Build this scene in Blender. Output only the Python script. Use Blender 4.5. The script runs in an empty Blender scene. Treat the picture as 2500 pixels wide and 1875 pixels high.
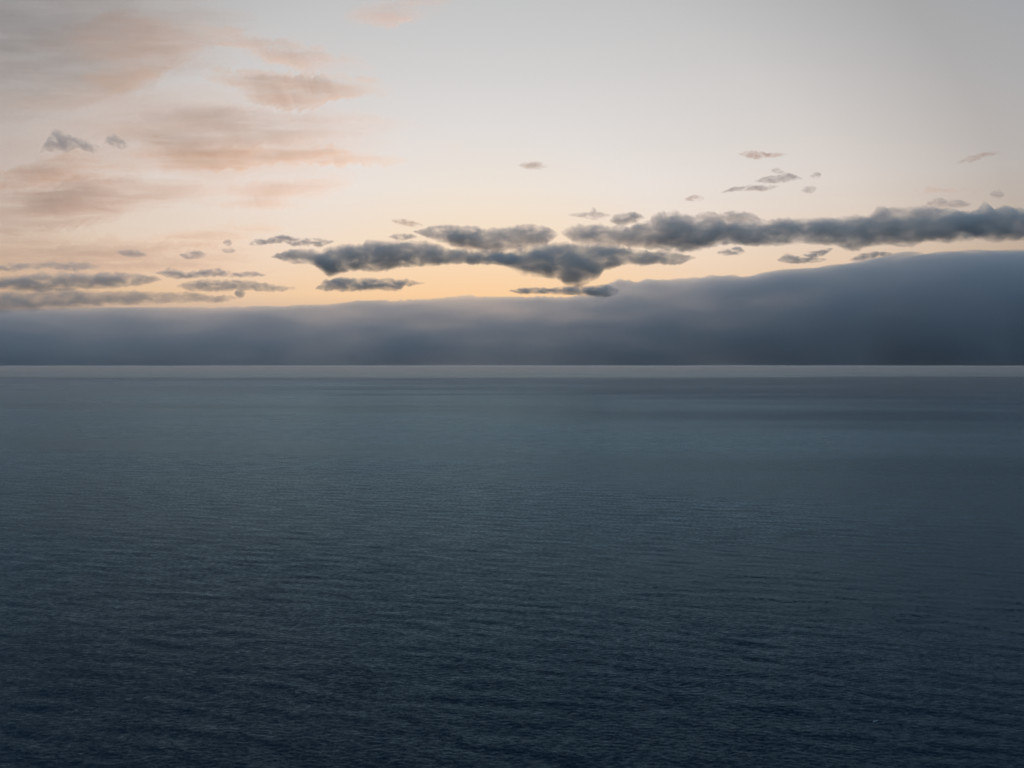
import bpy, math
import numpy as np
from mathutils import Vector, noise

S = bpy.context.scene
C = S.collection
R = math.radians

# ------------------------------------------------------------------ camera
FPX, CAM_H, PITCH = 2165.0, 300.0, R(1.125)          # focal length in photo pixels (photo 2500 wide)
cam = bpy.data.cameras.new('camera'); cam_o = bpy.data.objects.new('camera', cam); C.objects.link(cam_o)
cam.sensor_width = 36.0; cam.lens = 36.0 * FPX / 2500.0
cam.clip_start = 1.0; cam.clip_end = 500000.0
cam_o.location = (0, 0, CAM_H); cam_o.rotation_euler = (math.pi / 2 - PITCH, 0, 0)
S.camera = cam_o

# ------------------------------------------------------------------ sky
SUN_AZ, SUN_EL = R(-1.5), R(-0.5)                     # the sun has just set; high clouds still catch it; azimuth from +Y, positive to the right
sun_dir = Vector((math.sin(SUN_AZ) * math.cos(SUN_EL), math.cos(SUN_AZ) * math.cos(SUN_EL), math.sin(SUN_EL)))
W = bpy.data.worlds.new('World'); S.world = W; W.use_nodes = True


def nodes(tree):
    N, L = tree.nodes, tree.links
    N.clear()

    def node(kind, inputs=None, **props):
        n = N.new('ShaderNode' + kind)
        for k, v in props.items():
            setattr(n, k, v)
        for k, v in (inputs or {}).items():
            if isinstance(v, bpy.types.NodeSocket):
                L.new(v, n.inputs[k])
            else:
                n.inputs[k].default_value = v
        return n

    def m(op, a, b=0.0, c=0.0, clamp=False):
        n = node('Math', operation=op, use_clamp=clamp)
        for i, v in enumerate((a, b, c)):
            if isinstance(v, bpy.types.NodeSocket):
                L.new(v, n.inputs[i])
            else:
                n.inputs[i].default_value = v
        return n.outputs[0]

    def ramp(fac, stops, interp='B_SPLINE'):
        n = node('ValToRGB', {0: fac})
        n.color_ramp.interpolation = interp
        e = n.color_ramp.elements
        while len(e) < len(stops):
            e.new(0.5)
        for el, (p, col) in zip(e, stops):
            el.position = p; el.color = (*col, 1)
        return n.outputs[0]

    def mul(a, b, op='MULTIPLY'):
        n = node('VectorMath', operation=op)
        for i, v in enumerate((a, b)):
            if isinstance(v, bpy.types.NodeSocket):
                L.new(v, n.inputs[i])
            else:
                n.inputs[i].default_value = v
        return n.outputs[0]
    return N, L, node, m, ramp, mul


N, L, node, m, ramp, mul = nodes(W.node_tree)
tc = node('TexCoord').outputs['Generated']
dirn = node('VectorMath', {0: tc}, operation='NORMALIZE').outputs[0]
zz = node('SeparateXYZ', {0: dirn}).outputs[2]
el = m('DIVIDE', m('ARCSINE', zz), R(90))                       # elevation, 1 = overhead
dt = node('VectorMath', {0: dirn, 1: tuple(sun_dir)}, operation='DOT_PRODUCT').outputs['Value']
ang = m('DIVIDE', m('ARCCOSINE', m('MINIMUM', dt, 0.99999)), math.pi)   # angle from the sun, 1 = opposite
# a high veil of thin cloud, brightest round the sun
veil = ramp(m('ABSOLUTE', el), [(0.0, (.30, .29, .32)), (.03, (.50, .40, .36)), (.05, (.87, .61, .40)), (.085, (.87, .715, .59)), (.125, (.83, .765, .72)),
                                (.18, (.73, .71, .705)), (.25, (.62, .634, .65)), (.38, (.36, .41, .47)), (.6, (.24, .30, .37)), (1.0, (.20, .26, .34))], 'LINEAR')
fall = ramp(ang, [(0.0, (1.14, 1.03, .82)), (.05, (1.06, 1.01, .90)), (.085, (.99, .985, .975)), (.135, (.865, .85, .835)), (.18, (.60, .595, .595)), (.25, (.47, .52, .57)),
                  (.40, (.48, .57, .66)), (1.0, (.52, .64, .76))], 'LINEAR')
veil = mul(veil, fall)
sk = node('TexSky', sky_type='NISHITA', sun_disc=False, sun_elevation=SUN_EL, sun_rotation=SUN_AZ, altitude=100.0,
          air_density=1.0, dust_density=1.0, ozone_density=2.0)
nish = mul(sk.outputs[0], (0.05, 0.05, 0.05))
tot = mul(mul(veil, (10.0, 10.0, 10.0)), nish, 'ADD')
bg = node('Background', {0: tot, 1: 0.1})
out = node('OutputWorld', {0: bg.outputs[0]})

# ------------------------------------------------------------------ sun, just below the horizon
sl = bpy.data.lights.new('sun', 'SUN'); sl.energy = 1.3; sl.angle = R(0.6); sl.color = (1.0, 0.62, 0.40)
so = bpy.data.objects.new('sun', sl); C.objects.link(so)
so.rotation_euler = sun_dir.to_track_quat('Z', 'Y').to_euler(); so.location = (0, 0, 5000)

# ------------------------------------------------------------------ exposure and render settings
S.view_settings.view_transform = 'Standard'; S.view_settings.look = 'None'
S.view_settings.exposure = 0.0; S.view_settings.gamma = 1.0; S.view_settings.use_curve_mapping = False
S.render.engine = 'CYCLES'
cy = S.cycles
cy.use_denoising = True; cy.denoiser = 'OPENIMAGEDENOISE'; cy.denoising_input_passes = 'RGB_ALBEDO_NORMAL'
cy.max_bounces = 10; cy.volume_bounces = 4; cy.glossy_bounces = 2; cy.diffuse_bounces = 1; cy.transparent_max_bounces = 32
cy.volume_step_rate = 1.0; cy.volume_max_steps = 256
cy.use_adaptive_sampling = False


# ------------------------------------------------------------------ helpers
def tag(o, label=None, cat=None, group=None, kind=None):
    for k, v in (('label', label), ('category', cat), ('group', group), ('kind', kind)):
        if v:
            o[k] = v
    return o


def mesh_obj(name, verts, faces, mat, smooth=True):
    me = bpy.data.meshes.new(name)
    me.from_pydata(verts, [], faces)
    me.materials.append(mat)
    if smooth:
        me.polygons.foreach_set('use_smooth', [True] * len(me.polygons))
    o = bpy.data.objects.new(name, me); C.objects.link(o)
    return o


CP, SP = math.cos(PITCH), math.sin(PITCH)


def at(px, py, dist):
    """The point at ground distance `dist` in front that the photo shows at pixel (px, py)."""
    xc, zc = (px - 1250.0) / FPX, (937.5 - py) / FPX
    y, z = CP + zc * SP, zc * CP - SP
    k = dist / y
    return Vector((xc * k, dist, CAM_H + z * k))


def material(name):
    mt = bpy.data.materials.new(name); mt.use_nodes = True
    return mt, nodes(mt.node_tree)


# ------------------------------------------------------------------ the sea
def wave_tile(n, size, lmin, lmax, wind, theta, spread, seed):
    """Height field of a random sea, wavelengths lmin..lmax, unit rms slope."""
    rng = np.random.default_rng(seed)
    k1 = np.fft.fftfreq(n, size / n) * 2 * np.pi
    kx, ky = np.meshgrid(k1, k1, indexing='ij')
    k = np.hypot(kx, ky); k[0, 0] = 1e9
    pl = wind * wind / 9.81
    ph = np.exp(-1 / (k * pl) ** 2) / k ** 4
    c = (kx * math.cos(theta) + ky * math.sin(theta)) / k
    ph *= np.abs(c) ** spread * np.where(c > 0, 1.0, 0.15)
    kmin, kmax = 2 * np.pi / lmax, 2 * np.pi / lmin
    ph *= (k > kmin) * np.exp(-(k / kmax) ** 4)
    a = np.sqrt(ph) * (rng.standard_normal((n, n)) + 1j * rng.standard_normal((n, n)))
    h = np.fft.ifft2(a).real
    gx = np.fft.ifft2(1j * kx * np.fft.fft2(h)).real
    gy = np.fft.ifft2(1j * ky * np.fft.fft2(h)).real
    return h / math.sqrt((gx ** 2 + gy ** 2).mean()), size


def sample(tile, x, y):
    h, size = tile
    n = h.shape[0]
    fx = (x / size * n) % n; fy = (y / size * n) % n
    i = np.floor(fx).astype(int) % n; j = np.floor(fy).astype(int) % n
    u = fx - np.floor(fx); v = fy - np.floor(fy)
    i1 = (i + 1) % n; j1 = (j + 1) % n
    return (h[i, j] * (1 - u) + h[i1, j] * u) * (1 - v) + (h[i, j1] * (1 - u) + h[i1, j1] * u) * v


TH = R(-108)                                          # the waves run towards the camera, slightly to its left
swell = wave_tile(256, 640.0, 12.0, 50.0, 14.0, TH, 10, 3)
chop = wave_tile(512, 310.0, 2.2, 8.0, 6.0, TH + 0.25, 3, 5)
ripple = wave_tile(1024, 173.0, 0.9, 5.0, 7.0, TH - 0.2, 2, 8)


def sea_height(x, y, sp):
    f = lambda a, b: np.clip((b - sp) / (b - a), 0, 1)
    # slow gusts: patches of rougher and smoother water
    g = 1.0 + 0.25 * np.sin(x / 310 + 1.3 * np.sin(y / 190)) * np.sin(y / 270 + 0.7 * np.sin(x / 230))
    return (0.036 * f(8, 40) * sample(swell, x, y) + 0.088 * g * f(3, 14) * sample(chop, x, y)
            + 0.06 * g * f(0.8, 4) * sample(ripple, x * 0.97 + y * 0.24, y * 0.97 - x * 0.24))


SEA_R = 160000.0
dep = np.arange(29.0, 0.11, -0.032)                    # depression angles of the rings, degrees
rr = np.concatenate([[10, 50, 100, 150, 200, 250, 300, 350, 400, 450, 480, 510, 530], CAM_H / np.tan(np.radians(dep)), [160000]])
rr = np.unique(np.clip(rr, 0, SEA_R))
azf = np.radians(np.linspace(-36, 36, 1100))
azc = np.radians(np.linspace(36, 324, 73))[1:-1]
az = np.concatenate([azf, azc])
RR, AZ = np.meshgrid(rr, az, indexing='ij')
X, Y = RR * np.sin(AZ), RR * np.cos(AZ)
dr = np.gradient(rr)[:, None] * np.ones_like(AZ)
H = sea_height(X.ravel(), Y.ravel(), dr.ravel()).reshape(X.shape)
H[:, len(azf):] *= np.clip(1 - RR[:, len(azf):] / 200, 0, 1)
nr, na = X.shape
co = np.stack([X, Y, H], -1).reshape(-1, 3)
co = np.vstack([co, [[0, 0, 0]]])
ii, jj = np.meshgrid(np.arange(nr - 1), np.arange(na), indexing='ij')
j2 = (jj + 1) % na
quads = np.stack([ii * na + jj, ii * na + j2, (ii + 1) * na + j2, (ii + 1) * na + jj], -1).reshape(-1, 4)
tris = np.stack([np.full(na, nr * na), (np.arange(na) + 1) % na, np.arange(na)], -1)
me = bpy.data.meshes.new('sea')
me.vertices.add(len(co)); me.vertices.foreach_set('co', co.ravel())
nl = quads.size + tris.size
me.loops.add(nl); me.loops.foreach_set('vertex_index', np.concatenate([quads.ravel(), tris.ravel()]).astype(np.int32))
me.polygons.add(len(quads) + len(tris))
me.polygons.foreach_set('loop_start', np.concatenate([np.arange(len(quads)) * 4, quads.size + np.arange(len(tris)) * 3]).astype(np.int32))
me.update(calc_edges=True); me.validate()
me.polygons.foreach_set('use_smooth', np.ones(len(me.polygons), dtype=bool))

sea_mat, (N, L, node, m, ramp, mul) = material('sea_water')
pos = node('NewGeometry').outputs['Position']


def slope_noise(scale, rot, stretch, detail, amp):
    mp = node('Mapping', {'Vector': pos, 'Rotation': (0, 0, rot), 'Scale': (scale / stretch, scale, scale)})
    nz = node('TexNoise', {'Vector': mp.outputs[0], 'Scale': 1.0, 'Detail': detail, 'Roughness': 0.6}, noise_dimensions='2D')
    return mul(mul(nz.outputs['Color'], (0.5, 0.5, 0.5), 'SUBTRACT'), (amp * .7, amp, 0.0))


sl1 = slope_noise(1 / 1.6, R(18), 1.4, 3.0, 0.36)       # wavelets
sl2 = slope_noise(1 / 4.5, R(20), 1.7, 3.0, 0.42)      # wind waves
sl3 = slope_noise(1 / 26.0, R(16), 2.2, 4.0, 0.22)      # swell
mp = node('Mapping', {'Vector': pos, 'Rotation': (0, 0, R(8)), 'Scale': (1 / 5200, 1 / 1500, 1)})
gust = node('TexNoise', {'Vector': mp.outputs[0], 'Scale': 1.0, 'Detail': 3.0, 'Roughness': 0.55}, noise_dimensions='2D').outputs[0]
gust = node('MapRange', {0: gust, 1: 0.3, 2: 0.7, 3: 0.65, 4: 1.25}).outputs[0]
sl4 = slope_noise(1 / 160.0, R(12), 3.0, 3.0, 0.07)     # wind lanes
slp = mul(mul(mul(sl1, sl2, 'ADD'), sl3, 'ADD'), sl4, 'ADD')
gv = node('CombineXYZ', {0: gust, 1: gust, 2: gust}).outputs[0]
slp = mul(slp, gv)
nrm = node('NewGeometry').outputs['Normal']
nrm = node('VectorMath', {0: mul(nrm, slp, 'ADD')}, operation='NORMALIZE').outputs[0]
mp = node('Mapping', {'Vector': pos, 'Rotation': (0, 0, R(-5)), 'Scale': (1 / 16000, 1 / 7000, 1)})
lane = node('TexNoise', {'Vector': mp.outputs[0], 'Scale': 1.0, 'Detail': 4.0, 'Roughness': 0.6}, noise_dimensions='2D').outputs[0]
lane = node('MapRange', {0: lane, 1: 0.3, 2: 0.7, 3: 0.6, 4: 1.5}).outputs[0]
rough = m('MULTIPLY', m('MULTIPLY', gust, lane), 0.22)
body = node('BsdfDiffuse', {0: (0.0005, 0.014, 0.032, 1)})
gloss = node('BsdfGlossy', {'Color': (.28, .44, .55, 1), 'Roughness': rough, 'Normal': nrm})
fres = node('Fresnel', {'IOR': 1.25, 'Normal': nrm})
bs = node('MixShader', {0: fres.outputs[0], 1: body.outputs[0], 2: gloss.outputs[0]})
node('OutputMaterial', {0: bs.outputs[0]})
me.materials.append(sea_mat)
sea = bpy.data.objects.new('sea', me); C.objects.link(sea)
tag(sea, 'dark blue open sea with small wind waves reaching to the horizon', 'sea', kind='structure')

# ------------------------------------------------------------------ clouds
_cm = {}


def cloud_mat(dens, feat, col, aniso, contrast, stretch=1.0, step=.12):
    key = (round(dens, 7), round(feat), col, aniso, contrast, stretch, step)
    if key in _cm:
        return _cm[key]
    mt, (N, L, node, m, ramp, mul) = material('cloud_vapour')
    p = node('NewGeometry').outputs['Position']
    mp = node('Mapping', {'Vector': p, 'Rotation': (0, R(-7) if stretch > 3 else 0, 0), 'Scale': (1 / (feat * stretch), .35 / feat, 1 / feat)})
    nz = node('TexNoise', {'Vector': mp.outputs[0], 'Scale': 1.0, 'Detail': 4.0 if stretch < 3 else 3.0, 'Roughness': 0.68, 'Distortion': 0.3})
    f = node('MapRange', {0: nz.outputs[0], 1: 0.5 - 0.2 / contrast, 2: 0.5 + 0.2 / contrast, 3: 0.0, 4: 2.0}, interpolation_type='SMOOTHSTEP').outputs[0]
    vs = node('VolumePrincipled', {'Color': (*col, 1), 'Density': m('MULTIPLY', f, dens), 'Anisotropy': aniso})
    o = node('OutputMaterial'); L.new(vs.outputs[0], o.inputs['Volume'])
    mt.cycles.volume_step_rate = step
    _cm[key] = mt
    return mt


def fbm(x, y, z, octs=5):
    return noise.fractal(Vector((x, y, z)), 0.9, 2.0, octs, noise_basis='PERLIN_ORIGINAL')


FR = {  # the photo windows the outlines below were measured in: x0, y0, photo pixels per unit
    'a': (0, 0, .4521), 'b': (0, 400, .4069), 'c': (600, 450, .4069), 'd': (1200, 450, .36166), 'e': (1700, 250, .4219), 's': (0, 0, 1.0)}
_seed = [0]


def cloud(name, label, group, frame, top, bot, dist=16000.0, tau=3.7, col=(.95, .985, 1.0), aniso=0.35, contrast=.8, depth=1.1,
          power=2.2, fray=4.0, feat=None, stretch=2.0, ring=20, pad=5.0, step=.4, taper=12.0, cat='cloud'):
    """A closed body of vapour: upper and lower outline, and a lens-shaped depth of its own."""
    _seed[0] += 17.3
    sd = _seed[0]
    x0, y0, sc = FR[frame]
    T = np.array([(x0 + a * sc, y0 + b * sc) for a, b in top]); B = np.array([(x0 + a * sc, y0 + b * sc) for a, b in bot])
    xa, xb = min(T[0, 0], B[0, 0]), max(T[-1, 0], B[-1, 0])
    n = max(14, int((xb - xa) / 2.6))
    xs = np.linspace(xa, xb, n)
    yt = np.interp(xs, T[:, 0], T[:, 1]) - pad; yb = np.interp(xs, B[:, 0], B[:, 1]) + pad
    mid = (yt + yb) / 2; h = np.maximum((yb - yt) / 2, 0.5)
    e = np.clip(np.minimum(np.arange(n), np.arange(n)[::-1]) / min(12.0, n / 4), 0, 1) ** 0.5
    h = h * (0.08 + 0.92 * e)
    ed = np.clip(np.minimum(np.arange(n), np.arange(n)[::-1]) / min(taper, n / 4 if taper < 20 else n / 2), 0, 1) ** (.5 if taper < 20 else 1.3)
    hs = np.convolve(np.pad(h, 8, mode='edge'), np.ones(17) / 17, 'valid')
    mpp = dist / FPX                                       # metres per photo pixel at that distance
    hm = np.quantile(h, .85)
    verts, faces = [], []
    for i in range(n):
        fr = fray * min(1.0, h[i] / 10 + .25)
        ft = fbm(xs[i] / 30, sd, 0.3) * fr + fbm(xs[i] / 9, sd, 5.3) * fr * .8
        fb = fbm(xs[i] / 38, sd, 9.7) * fr + fbm(xs[i] / 11, sd, 15.1) * fr * .6
        t_, b_ = mid[i] - h[i] - ft, mid[i] + h[i] + fb
        mi, hi = (t_ + b_) / 2, max((b_ - t_) / 2, .4)
        dh = depth * (0.35 * hm + 0.65 * hs[i]) * (0.15 + .85 * ed[i]) * mpp
        for k in range(ring):
            a = 2 * math.pi * k / ring
            ca, sa = math.cos(a), math.sin(a)
            p = at(xs[i], mi - hi * ca, dist)
            w = abs(sa) ** power
            d = dh * math.copysign(w, sa)
            d *= 1.0 + 0.2 * fbm(p.x / (22 * mpp) + sd, p.z / (22 * mpp), sa * 1.5)
            verts.append((p.x, p.y + d, p.z))
    c0 = len(verts); verts.append(tuple(sum((Vector(v) for v in verts[:ring]), Vector()) / ring))
    verts.append(tuple(sum((Vector(v) for v in verts[(n - 1) * ring:n * ring]), Vector()) / ring))
    for i in range(n - 1):
        for k in range(ring):
            k2 = (k + 1) % ring
            faces.append((i * ring + k, (i + 1) * ring + k, (i + 1) * ring + k2, i * ring + k2))
    for k in range(ring):
        k2 = (k + 1) % ring
        faces.append((c0, k, k2)); faces.append((c0 + 1, (n - 1) * ring + k2, (n - 1) * ring + k))
    dens = tau / (2 * depth * hm * mpp)
    f = feat or max(10.0, min(26.0, hm * .9))
    o = mesh_obj(name, verts, faces, cloud_mat(dens, f * mpp, col, aniso, contrast, stretch, step))
    return tag(o, label, cat, group)


G1 = 'dark clouds strung across the glow'
cloud('cloud', 'long slate cloud left of the orange glow, a ragged point hanging below it', G1, 'c',
      [(150, 436), (250, 402), (340, 397), (450, 402), (500, 377), (600, 370), (700, 366), (730, 340), (800, 345), (900, 352), (1000, 345), (1100, 352), (1180, 376), (1230, 396), (1350, 402), (1480, 408), (1660, 430)],
      [(150, 440), (250, 460), (400, 476), (440, 500), (497, 552), (560, 527), (680, 511), (730, 520), (850, 510), (950, 487), (1050, 486), (1150, 481), (1280, 469), (1450, 473), (1560, 490), (1660, 500)])
cloud('cloud', 'flat-topped slate cloud lying above the orange glow at the middle of the sky', G1, 'c',
      [(1005, 280), (1100, 262), (1250, 257), (1400, 262), (1450, 278), (1520, 262), (1650, 255), (1750, 251), (1830, 266), (1880, 296)],
      [(1005, 286), (1080, 310), (1180, 342), (1230, 372), (1300, 392), (1450, 402), (1560, 410), (1640, 396), (1720, 371), (1840, 346), (1880, 306)], dist=16600)
cloud('cloud', 'slate cloud right of the orange glow, its wedge hanging to the bank', G1, 'd',
      [(-60, 500), (60, 470), (180, 445), (300, 412), (420, 405), (520, 395), (600, 410), (700, 405), (850, 420), (940, 445), (1100, 460), (1200, 453), (1290, 488), (1380, 498)],
      [(-60, 522), (0, 530), (100, 542), (200, 602), (330, 616), (440, 632), (520, 688), (580, 694), (640, 667), (720, 627), (760, 572), (850, 545), (950, 537), (1100, 532), (1220, 534), (1300, 522), (1380, 502)], dist=15700)
cloud('cloud', 'longest slate cloud, a thick level bar right of the middle of the sky', G1, 's',
      [(1368, 564), (1395, 555), (1468, 548), (1475, 555), (1525, 556), (1562, 548), (1587, 540), (1590, 528), (1616, 519), (1648, 515), (1666, 528), (1700, 530), (1725, 528), (1750, 533), (1780, 541), (1815, 539), (1855, 537), (1888, 540), (1930, 535), (1967, 533),
       (2000, 536), (2060, 533), (2085, 528), (2115, 530), (2130, 524), (2140, 510), (2185, 512), (2227, 505), (2290, 507), (2340, 518), (2400, 530), (2440, 545)],
      [(1368, 570), (1395, 584), (1424, 593), (1471, 597), (1525, 600), (1562, 606), (1616, 608), (1666, 613), (1706, 609), (1742, 600), (1779, 595), (1850, 598), (1923, 597), (1967, 593),
       (2000, 594), (2037, 597), (2070, 608), (2097, 609), (2122, 600), (2147, 594), (2206, 600), (2248, 590), (2345, 587), (2400, 575), (2440, 560)], dist=16300, feat=26)
cloud('cloud', 'slate cloud cut off by the right edge, ending the long bar', G1, 'e',
      [(1400, 660), (1460, 650), (1540, 640), (1600, 635), (1640, 612), (1670, 582), (1710, 620), (1800, 610), (1896, 625), (2000, 600), (2150, 640)],
      [(1400, 675), (1460, 715), (1540, 738), (1600, 745), (1640, 788), (1720, 805), (1800, 795), (1896, 790), (2000, 800), (2150, 700)], dist=15600)
cloud('cloud', 'small lens-shaped dark cloud on the left top of the long bar', G1, 'd',
      [(795, 238), (830, 210), (900, 200), (1000, 205), (1035, 228)], [(795, 245), (820, 256), (880, 273), (960, 260), (1035, 236)], dist=16900, tau=2.6)
cloud('cloud', 'thin grey cloud fringe riding on top of the long bar', G1, 'd',
      [(1370, 205), (1420, 185), (1500, 196), (1560, 200), (1650, 185), (1700, 195), (1780, 215), (1830, 242)],
      [(1370, 215), (1400, 228), (1500, 240), (1600, 255), (1700, 255), (1830, 250)], dist=17000, tau=1.6)
cloud('cloud', 'wispy grey cloud with a small peak, above the left end of the slate clouds', G1, 'c',
      [(15, 356), (50, 335), (130, 335), (180, 325), (240, 309), (300, 330), (380, 335), (420, 345), (535, 338)],
      [(15, 362), (150, 348), (230, 350), (300, 362), (380, 358), (440, 366), (535, 346)], dist=17200, tau=1.8, contrast=1.2)
cloud('cloud', 'short flat grey cloud below the hanging point, just over the cloud bank', G1, 'c',
      [(415, 625), (470, 577), (560, 570), (680, 575), (800, 570), (900, 576), (1000, 585), (1075, 590)],
      [(415, 631), (520, 634), (600, 637), (700, 627), (800, 622), (870, 631), (930, 625), (960, 604), (1075, 597)], dist=18000, tau=2.2)
cloud('cloud', 'thin pointed grey cloud finger lying on the bank under the hanging wedge', G1, 'd',
      [(115, 718), (230, 708), (400, 713), (520, 700), (650, 697), (760, 688), (860, 690)],
      [(115, 722), (250, 726), (400, 727), (550, 737), (700, 748), (860, 760)], dist=19500, tau=2.6, fray=2)

G2 = 'grey clouds low on the left'
LC = (.96, .985, 1.0)
cloud('cloud', 'flat spindle-shaped grey cloud, lower of the two left of the hanging point', G2, 'b',
      [(1055, 735), (1100, 715), (1200, 704), (1300, 710), (1400, 704), (1500, 712), (1600, 730), (1785, 745)],
      [(1055, 741), (1150, 753), (1300, 757), (1450, 752), (1600, 757), (1785, 750)], dist=18500, tau=1.2, col=LC)
cloud('cloud', 'thin broken grey cloud, upper of the two left of the hanging point', G2, 'b',
      [(925, 652), (1000, 640), (1080, 645), (1120, 660), (1200, 645), (1300, 640), (1380, 655), (1410, 665), (1480, 656), (1605, 665)],
      [(925, 658), (1050, 681), (1130, 682), (1200, 673), (1300, 670), (1400, 671), (1500, 673), (1605, 670)], dist=18800, tau=1.5, col=LC)
cloud('cloud', 'upper of the two broad blue-grey clouds touching the left edge', G2, 'b',
      [(-200, 690), (0, 690), (80, 680), (250, 660), (380, 650), (420, 664), (550, 660), (700, 660), (800, 660), (850, 676), (975, 690)],
      [(-200, 740), (0, 742), (120, 762), (250, 757), (400, 752), (500, 747), (600, 742), (720, 737), (820, 722), (900, 705), (975, 697)], dist=18000, tau=1.7, col=LC)
cloud('cloud', 'lower and longer of the two broad blue-grey clouds touching the left edge', G2, 'b',
      [(-200, 780), (0, 765), (250, 772), (350, 755), (450, 756), (550, 770), (700, 770), (900, 770), (1100, 780), (1200, 785), (1300, 795), (1430, 800)],
      [(-200, 900), (0, 895), (200, 880), (300, 868), (450, 866), (600, 847), (800, 837), (1000, 832), (1200, 826), (1430, 806)], dist=19000, tau=1.2, col=LC)
cloud('cloud', 'thin dark cloud sliver at the left edge above the broad blue-grey clouds', G2, 'b',
      [(-150, 625), (0, 618), (100, 605), (200, 610), (260, 596), (330, 600), (400, 602), (500, 600), (605, 616)],
      [(-150, 640), (0, 632), (80, 636), (150, 626), (300, 618), (450, 632), (605, 624)], dist=18300, tau=1.2, col=LC)
SM = dict(dist=17500, tau=1.4, col=LC, contrast=.9, fray=2.5, pad=5.0, power=2.4)
cloud('cloud', 'small dark spindle cloud left of the wispy peaked cloud, nearest the left edge', G2, 'b', [(695, 526), (760, 522), (830, 530), (885, 540)], [(695, 530), (780, 552), (850, 555), (885, 548)], **SM)
cloud('cloud', 'small dark puff between the spindle cloud and the long slate cloud', G2, 'b', [(1070, 545), (1130, 535), (1200, 525), (1245, 540)], [(1070, 552), (1130, 565), (1200, 562), (1245, 550)], **SM)
cloud('cloud', 'tiny dark tuft hanging under the right end of the lowest left cloud', G2, 'b', [(1405, 765), (1435, 757), (1475, 768)], [(1405, 785), (1440, 800), (1475, 785)], **SM)
cloud('cloud', 'tiny faint cloud fleck highest on the left, above the small puff', G2, 'b', [(1335, 468), (1360, 462), (1395, 475)], [(1335, 474), (1370, 488), (1395, 482)], **{**SM, 'tau': 1.2})
cloud('cloud', 'tiny faint cloud fleck between the small puff and the long slate cloud', G2, 'b', [(1325, 516), (1370, 512), (1415, 517)], [(1325, 522), (1370, 528), (1415, 525)], **{**SM, 'tau': 1.2})

G3 = 'cloud scraps on the right'
cloud('cloud', 'small grey scrap under the middle of the long bar', G3, 'd', [(1520, 464), (1600, 447), (1650, 430), (1700, 440), (1715, 455)], [(1520, 470), (1620, 470), (1680, 470), (1715, 462)], **SM)
cloud('cloud', 'slanting grey scrap under the right half of the long bar', G3, 'e', [(600, 884), (660, 870), (720, 860), (790, 838)], [(600, 892), (680, 890), (740, 875), (790, 852)], **SM)
cloud('cloud', 'flat grey scrap just above the bank, below the slanting scrap', G3, 'e', [(465, 905), (510, 876), (560, 890), (650, 905), (755, 905)], [(465, 922), (560, 927), (650, 922), (755, 915)], **{**SM, 'tau': 1.5})
cloud('cloud', 'thin grey sliver rising from the bank, farthest right of the scraps', G3, 'e', [(885, 910), (960, 885), (1050, 874), (1140, 868)], [(885, 918), (960, 905), (1050, 892), (1140, 882)], **SM)
cloud('cloud', 'small rust-tinted wisp, topmost of the scraps high on the right', G3, 'e', [(240, 292), (300, 285), (360, 292), (420, 300), (530, 296)], [(240, 300), (310, 310), (345, 325), (380, 310), (530, 302)], **{**SM, 'tau': .8, 'col': (.95, .72, .62)})
cloud('cloud', 'grey lens-shaped wisp, darkest of the scraps high on the right', G3, 'e', [(330, 458), (420, 435), (520, 419), (600, 430), (618, 440)], [(330, 462), (400, 458), (500, 458), (560, 452), (618, 446)], **{**SM, 'tau': 1.6})
cloud('cloud', 'long thin grey wisp just below the lens-shaped wisp', G3, 'e', [(140, 522), (220, 496), (320, 488), (380, 490), (480, 478)], [(140, 526), (220, 506), (320, 502), (390, 502), (480, 488)], **{**SM, 'tau': 1.2})
cloud('cloud', 'small round grey tuft at lower right of the lens-shaped wisp', G3, 'e', [(605, 505), (640, 497), (695, 486)], [(605, 512), (650, 522), (695, 510)], **{**SM, 'tau': 1.0})
cloud('cloud', 'tiny grey dash right of the lens-shaped wisp', G3, 'e', [(655, 424), (690, 414), (725, 418)], [(655, 430), (690, 432), (725, 426)], **{**SM, 'tau': 1.0})
cloud('cloud', 'tiny grey fleck above the lens-shaped wisp', G3, 'e', [(430, 392), (470, 386), (515, 402)], [(430, 400), (470, 402), (515, 410)], **{**SM, 'tau': 1.0})
cloud('cloud', 'small dark puff floating above the right end of the long bar', G3, 'e', [(1695, 530), (1750, 514), (1785, 532)], [(1695, 536), (1750, 548), (1785, 540)], **{**SM, 'tau': 1.4})
cloud('cloud', 'curled thin wisp on top of the right part of the long bar', G3, 'e', [(1320, 590), (1350, 566), (1400, 552), (1450, 575), (1520, 570), (1600, 580)], [(1320, 600), (1370, 592), (1430, 600), (1520, 606), (1600, 600)], **{**SM, 'tau': 1.1})
cloud('cloud', 'faint brownish wisp by the right edge, high above the long bar', G3, 'e', [(1500, 350), (1580, 320), (1680, 292), (1770, 285)], [(1500, 358), (1600, 335), (1690, 305), (1770, 295)], **{**SM, 'tau': .5, 'col': (.95, .8, .72)})
G4 = 'cloud flecks above the slate clouds'
cloud('cloud', 'small beige wisp above the flat-topped slate cloud', G4, 'c', [(870, 215), (940, 212), (1000, 228), (1070, 245)], [(870, 222), (940, 236), (1010, 248), (1070, 252)], **{**SM, 'tau': .9, 'col': (.93, .82, .75)})
cloud('cloud', 'thin grey sliver left of the flat-topped slate cloud', G4, 'c', [(850, 310), (930, 303), (1030, 308)], [(850, 318), (940, 326), (1030, 320)], **{**SM, 'tau': 1.6})
cloud('cloud', 'grey wisp with an upright spike, left above the long bar', G4, 'd', [(515, 198), (600, 205), (660, 198), (688, 155), (715, 195), (810, 203)], [(515, 208), (620, 216), (690, 234), (740, 226), (810, 218)], **{**SM, 'tau': 1.1, 'fray': 2})
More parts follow.
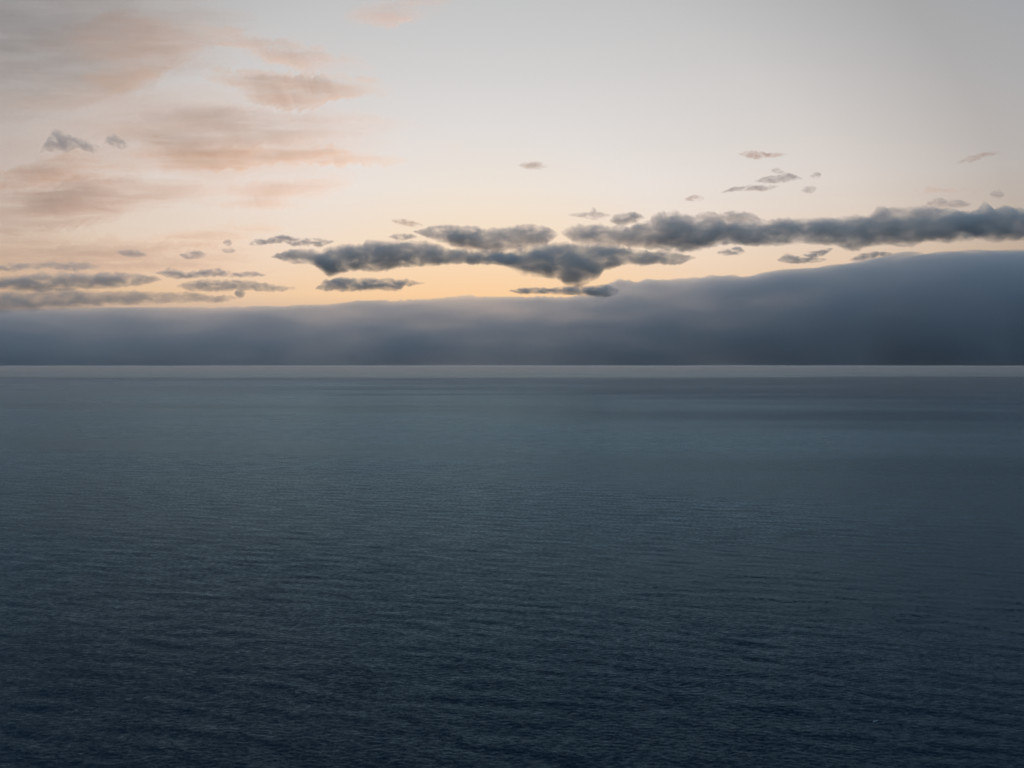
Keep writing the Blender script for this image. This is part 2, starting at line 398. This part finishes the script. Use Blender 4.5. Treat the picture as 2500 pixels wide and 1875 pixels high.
cloud('cloud', 'tiny beige fleck right of the spiked wisp, above the long bar', G4, 'd', [(1300, 98), (1370, 84), (1440, 92)], [(1300, 108), (1370, 106), (1440, 100)], **{**SM, 'tau': .8, 'col': (.93, .82, .75)})
cloud('cloud', 'tiny beige fleck alone in the bright sky above the middle', G4, 's', [(1265, 400), (1310, 396), (1340, 404)], [(1265, 406), (1310, 412), (1340, 408)], **{**SM, 'tau': .7, 'col': (.93, .82, .75)})
cloud('cloud', 'ragged blue-grey cloud scrap high on the left, in front of the pink streaks', 'blue-grey scraps high on the left', 'a',
      [(215, 815), (270, 765), (300, 700), (340, 706), (400, 752), (470, 768), (540, 792)], [(215, 830), (290, 812), (350, 820), (420, 790), (500, 812), (540, 802)], dist=14500, tau=1.7, contrast=1.2, fray=7, stretch=1.0, feat=13)
cloud('cloud', 'smaller blue-grey cloud scrap right of the ragged one, high on the left', 'blue-grey scraps high on the left', 'a',
      [(560, 770), (600, 733), (640, 742), (700, 775)], [(560, 780), (620, 785), (700, 795)], dist=14500, tau=1.0, contrast=1.2, fray=6, stretch=1.0, feat=12)

# the low bank that hides the sun, running on beyond both sides of the picture
def bank():
    top = [(-1500, 800), (-600, 772), (0, 770), (300, 764), (600, 758), (800, 748), (885, 738), (934, 735), (986, 735), (1027, 733), (1068, 731), (1100, 724), (1129, 722), (1190, 724), (1292, 726), (1373, 723), (1434, 722), (1470, 700),
           (1486, 688), (1514, 684), (1543, 689), (1572, 682), (1594, 687), (1634, 684), (1684, 681), (1724, 677), (1771, 673), (1797, 678), (1825, 676), (1847, 668), (1887, 663), (1903, 662), (1949, 659), (1974, 659), (2008, 650), (2071, 648),
           (2113, 636), (2155, 625), (2181, 621), (2197, 634), (2219, 630), (2244, 621), (2265, 621), (2290, 625), (2303, 620), (2354, 621), (2396, 617), (2438, 622), (2500, 616), (2900, 600), (4000, 640)]
    T = np.array(top, float)
    xs = np.concatenate([np.linspace(-1500, -20, 80), np.linspace(-15, 2515, 1000), np.linspace(2525, 4000, 80)])
    yt = np.interp(xs, T[:, 0], T[:, 1])
    D = 26000.0
    mpp = D / FPX
    # cross-section of the bank (height share, metres towards and away from the camera): thin at its top, deep below
    sec = [(0.0, 0), (0.02, -1500), (.3, -1500), (.55, -1500), (.75, -1400), (.88, -1150), (.95, -850), (.985, -480), (1.0, 0), (.985, 480), (.95, 850), (.88, 1150), (.75, 1400), (.5, 1500), (.02, 1500)]
    verts, faces = [], []
    ns = len(sec)
    for i, x in enumerate(xs):
        soft = np.clip((1000 - x) / 700, 0, 1)            # the left part has a hazier, gentler top
        amp = 5.0 * (1 - .6 * soft)
        ruf = max(0.15, .7 + 1.3 * fbm(x / 120, 41.3, 0, 2))
        t = yt[i] - 1 - amp * ruf * (fbm(x / 34, 77.7, 0) + .55 * fbm(x / 10, 77.7, 4)) - 14 * soft
        p = at(x, t, D)
        z0 = 314.0
        fat = 1 + 1.3 * min(1, max(0, (x - 1350) / 1000)) + .5 * min(1, max(0, (500 - x) / 600))   # deeper towards both sides
        for s, d in sec:
            z = z0 + (p.z - z0) * s
            dd = fat * d * (1 + .10 * fbm(p.x / 2500, z / 900, 2.2) + (.5 * fbm(p.x / 3500, 8.1, 5.5) * (1 - s) if d < 0 else 0)) if abs(d) < 4000 else d
            if d < 0 and s > .5:
                dd *= 1 - .45 * soft
            verts.append((p.x, p.y + dd, z))
    for i in range(len(xs) - 1):
        for k in range(ns):
            k2 = (k + 1) % ns
            faces.append((i * ns + k, (i + 1) * ns + k, (i + 1) * ns + k2, i * ns + k2))
    faces.append(tuple(range(ns))[::-1]); faces.append(tuple(range((len(xs) - 1) * ns, len(xs) * ns)))
    mt, (N, L, node, m, ramp, mul) = material('bank_vapour')
    mp = node('Mapping', {'Vector': node('NewGeometry').outputs['Position'], 'Rotation': (0, R(-2), 0), 'Scale': (1 / 2600, 1 / 3000, 1 / 520)})
    nz = node('TexNoise', {'Vector': mp.outputs[0], 'Scale': 1.0, 'Detail': 3.0, 'Roughness': 0.6})
    f = node('MapRange', {0: nz.outputs[0], 1: 0.3, 2: 0.7, 3: 0.55, 4: 1.45}).outputs[0]
    vs = node('VolumePrincipled', {'Color': (.86, .94, 1.0, 1), 'Density': m('MULTIPLY', f, 0.00108), 'Anisotropy': 0.55})
    mt.cycles.volume_step_rate = .2
    o = node('OutputMaterial'); L.new(vs.outputs[0], o.inputs['Volume'])
    b = mesh_obj('cloud_bank', verts, faces, mt)
    tag(b, 'low blue-grey cloud bank lying along the whole horizon and climbing to the right', 'cloud bank')
    # added flat vapour sheet behind it, dimming the reflected strip below the horizon
    sh, (N, L, node, m, ramp, mul) = material('dimming_vapour')
    vs = node('VolumePrincipled', {'Color': (.86, .94, 1.0, 1), 'Density': 0.001, 'Anisotropy': 0.5})
    o = node('OutputMaterial'); L.new(vs.outputs[0], o.inputs['Volume'])
    verts, faces, na_ = [], [], 121
    for i in range(na_):
        a = R(-62 + i * 124 / (na_ - 1))
        r0 = 29500 + 2500 * fbm(i / 7, 9.4, 1.1)
        for r, z in ((r0, 345.0), (r0 + 900, 316.0), (164500.0, 316.0), (165500.0, 420.0), (160000.0, 520.0), (r0 + 3000, 500.0), (r0 + 900, 420.0)):
            k = r / max(.2, math.cos(a)) if r < 100000 else r
            verts.append((k * math.sin(a), k * math.cos(a), z))
    for i in range(na_ - 1):
        for k in range(7):
            k2 = (k + 1) % 7
            faces.append((i * 7 + k, (i + 1) * 7 + k, (i + 1) * 7 + k2, i * 7 + k2))
    faces.append(tuple(range(7))[::-1]); faces.append(tuple(range((na_ - 1) * 7, na_ * 7)))
    tag(mesh_obj('dimming_sheet', verts, faces, sh), 'added flat vapour sheet behind the big bank, dimming the pale strip on the sea', 'cloud sheet')
    # an added lower bank beyond the haze hides the bright gap at the horizon
    verts, faces, R0 = [], [], 175000.0
    for i in range(181):
        a = R(-60 + i * 120 / 180)
        h = 620 + 160 * fbm(i / 14, 3.3, 0)
        for k in range(12):
            b = 2 * math.pi * k / 12
            r = R0 + 6000 * math.cos(b)
            verts.append((r * math.sin(a), r * math.cos(a), -500 + (h + 500) * (math.sin(b) * .5 + .5)))
    for i in range(180):
        for k in range(12):
            k2 = (k + 1) % 12
            faces.append((i * 12 + k, (i + 1) * 12 + k, (i + 1) * 12 + k2, i * 12 + k2))
    faces.append(tuple(range(12))[::-1]); faces.append(tuple(range(180 * 12, 181 * 12)))
    tag(mesh_obj('cloud_bank', verts, faces, mt), 'added thin line of farthest cloud hiding the bright gap under the big bank', 'cloud bank')


bank()

# high thin streaks, lit pink and orange from below
G5 = 'pink streaks high on the left'
CI = dict(name='cirrus_streak', cat='cirrus cloud', group=G5, dist=30000.0, aniso=.6, power=4.0, fray=12.0, stretch=8.0, contrast=1.2, pad=26.0, depth=1.6, feat=22, step=1.8, taper=130.0)


def cirrus(label, frame, top, bot, tau, col=(1.0, .80, .68), **kw):
    a = {**CI, **kw}
    cloud(a.pop('name'), label, a.pop('group'), frame, top, bot, tau=tau, col=col, **a)


cirrus('orange-edged brown streak shaped like a fish, most distinct of the high streaks', 'a',
       [(1080, 402), (1300, 398), (1500, 412), (1700, 428), (1860, 425), (2000, 440), (2130, 480)], [(1080, 408), (1250, 450), (1330, 520), (1450, 566), (1600, 566), (1750, 535), (1900, 508), (2130, 495)], 1.3, (1, 0.901, 0.813), taper=60.0, pad=16.0, power=3.0)
cirrus('pinkish streak slanting down to the right, above the fish-shaped streak', 'a',
       [(1000, 120), (1300, 185), (1450, 230), (1600, 250), (1800, 310), (2050, 360)], [(1000, 160), (1300, 262), (1450, 312), (1600, 360), (1750, 378), (2050, 372)], 1.0, (0.972, 0.901, 0.851), taper=80.0, pad=18.0)
cirrus('broad brownish smudge of cloud near the top left corner', 'a',
       [(150, 240), (400, 160), (650, 80), (900, 120), (1150, 240), (1300, 320)], [(150, 260), (400, 290), (700, 350), (950, 380), (1150, 360), (1300, 340)], 1.2, (.84, .79, .76))
cirrus('short pink smear at the left, between the brown smudge and the orange streak', 'a',
       [(420, 420), (550, 395), (680, 400), (900, 420)], [(420, 440), (560, 450), (700, 440), (900, 430)], 1.0, (1, 0.901, 0.824))
cirrus('brightest orange streak, running right from behind the small blue-grey scrap', 'a',
       [(650, 800), (800, 760), (1000, 790), (1300, 810), (1700, 820), (2200, 860)], [(650, 850), (850, 900), (1000, 905), (1250, 890), (1650, 862), (2200, 885)], 1.1, (1, 0.89, 0.78), taper=80.0, pad=14.0, power=3.0)
cirrus('broad brownish streak above the brightest orange streak', 'a',
       [(500, 720), (800, 640), (1100, 590), (1500, 640), (1900, 660), (2150, 665)], [(500, 740), (900, 800), (1200, 790), (1600, 740), (1900, 700), (2150, 680)], 1.0, (0.945, 0.895, 0.857))
cirrus('salmon streak at the left edge, just under the ragged blue-grey scrap', 'a',
       [(-300, 960), (0, 950), (250, 880), (420, 840), (600, 870), (800, 930)], [(-300, 1010), (0, 1010), (300, 980), (500, 960), (650, 940), (800, 940)], 1.1, (1, 0.89, 0.802), taper=80.0, pad=16.0, power=3.0)
cirrus('mauve band of cloud at the left edge above the low grey clouds', 'b',
       [(-300, 120), (0, 130), (300, 130), (600, 110), (900, 110), (1250, 150)], [(-300, 420), (0, 410), (250, 390), (500, 335), (900, 250), (1250, 180)], 1.6, (.87, .79, .75))
cirrus('thin pinkish streak right of the mauve band, ending in a small hook', 'b',
       [(1150, 190), (1500, 150), (1800, 120), (2150, 90)], [(1150, 210), (1600, 225), (1900, 205), (2150, 115)], .8, (1, 0.906, 0.835))
cirrus('thin yellowish streak above the low grey clouds on the left', 'b',
       [(850, 480), (1200, 415), (1450, 385), (1720, 375)], [(850, 500), (1250, 455), (1500, 425), (1720, 395)], .8, (1, 0.901, 0.791))
cirrus('wide brownish veil over the low grey clouds, reaching the left edge', 'b',
       [(-300, 440), (0, 440), (300, 440), (700, 480), (1100, 510), (1500, 520), (1800, 560)], [(-300, 700), (0, 690), (400, 660), (800, 640), (1200, 640), (1500, 620), (1800, 580)], 1.2, (0.956, 0.89, 0.835))
cirrus('faint pink streak touching the top edge left of the middle', 'a',
       [(1850, 100), (2000, 60), (2200, 20), (2450, 5)], [(1850, 112), (2050, 105), (2250, 75), (2450, 40)], .8, (1, 0.901, 0.857))
cirrus('broad peach veil spread behind the orange streaks on the left', 'a',
       [(-400, 480), (200, 430), (800, 420), (1500, 520), (2000, 600), (2500, 760)], [(-400, 1150), (200, 1130), (800, 1080), (1500, 1000), (2000, 900), (2500, 800)], .9, (0.962, 0.912, 0.879), dist=33000, taper=300.0, feat=40)
cirrus('wide grey veil of cloud in the top left corner', 'a',
       [(-500, -120), (0, -140), (500, -120), (1000, -60), (1400, 80)], [(-500, 720), (0, 680), (300, 620), (700, 440), (1400, 160)], 2.0, (.76, .80, .82), dist=34000)
cirrus('thin brown thread over the right end of the long bar', 'e',
       [(1100, 545), (1250, 525), (1450, 500), (1700, 505)], [(1100, 552), (1250, 540), (1450, 518), (1700, 515)], .3, (1, 0.901, 0.824), group='cloud scraps on the right', pad=6.0)

# ------------------------------------------------------------------ whitecaps
foam, (N, L, node, m, ramp, mul) = material('foam')
fn = node('TexNoise', {'Vector': node('NewGeometry').outputs['Position'], 'Scale': 3.0, 'Detail': 4.0})
fc = ramp(fn.outputs[0], [(.35, (.06, .13, .17)), (.6, (.18, .28, .34))], 'LINEAR')
bs = node('BsdfPrincipled', {'Base Color': fc, 'Roughness': .8})
node('OutputMaterial', {0: bs.outputs[0]})


def sea_point(px, py):
    xc, zc = (px - 1250.0) / FPX, (937.5 - py) / FPX
    k = -CAM_H / (zc * CP - SP)
    return Vector((xc * k, (CP + zc * SP) * k, 0))


def whitecap(px, py, length, label, tilt):
    c = sea_point(px, py)
    n, ring = 26, 7
    verts, faces = [], []
    for i in range(n):
        u = i / (n - 1) * 2 - 1
        r = max(0.02, (1 - u * u) ** .7)
        lx = u * length / 2
        ly = fbm(lx * .5, px, 0) * .9
        wd = r * (.6 + .5 * abs(fbm(lx, px, 3)))
        for k in range(ring):
            a = 2 * math.pi * k / ring
            x = c.x + lx * math.cos(tilt) - ly * math.sin(tilt); y = c.y + lx * math.sin(tilt) + ly * math.cos(tilt)
            jit = 1 + .5 * fbm(lx * 2.5, k * 1.7, px)
            x2, y2 = x - math.sin(tilt) * wd * 1.6 * math.cos(a) * jit, y + math.cos(tilt) * wd * 1.6 * math.cos(a) * jit
            verts.append((x2, y2, .16 * r * math.sin(a) * jit))
    hz = sea_height(np.array([v[0] for v in verts]), np.array([v[1] for v in verts]), np.full(len(verts), .5))
    verts = [(v[0], v[1], v[2] + h + .05) for v, h in zip(verts, hz)]
    for i in range(n - 1):
        for k in range(ring):
            k2 = (k + 1) % ring
            faces.append((i * ring + k, (i + 1) * ring + k, (i + 1) * ring + k2, i * ring + k2))
    faces.append(tuple(range(ring))[::-1]); faces.append(tuple(range((n - 1) * ring, n * ring)))
    tag(mesh_obj('whitecap', verts, faces, foam), label, 'whitecap', 'small breaking crests')


whitecap(315, 1707, 6.5, 'pale slanting foam crest in the dark water near the bottom left corner', R(28))
whitecap(240, 1592, 4.5, 'tiny foam fleck farther out, above the slanting crest at bottom left', R(5))
whitecap(38, 1520, 5.0, 'faint foam fleck by the left edge of the water', R(0))
whitecap(2137, 1761, 6.5, 'pale slanting foam crest in the dark water near the bottom right corner', R(22))

# ------------------------------------------------------------------ haze over the water
hx = 161000.0
hv = [(sx * hx, sy * hx, z) for z in (-5.0, 309.0) for sx, sy in ((-1, -1), (1, -1), (1, 1), (-1, 1))]
hf = [(3, 2, 1, 0), (4, 5, 6, 7), (0, 1, 5, 4), (1, 2, 6, 5), (2, 3, 7, 6), (3, 0, 4, 7)]
hm_, (N, L, node, m, ramp, mul) = material('haze_air')
vs = node('VolumePrincipled', {'Color': (.80, .88, .96, 1), 'Density': 3.3e-5, 'Anisotropy': 0.75})
o = node('OutputMaterial'); L.new(vs.outputs[0], o.inputs['Volume'])
haze = mesh_obj('haze', hv, hf, hm_, False)
tag(haze, 'thin sea haze dimming the horizon', 'haze', kind='stuff')
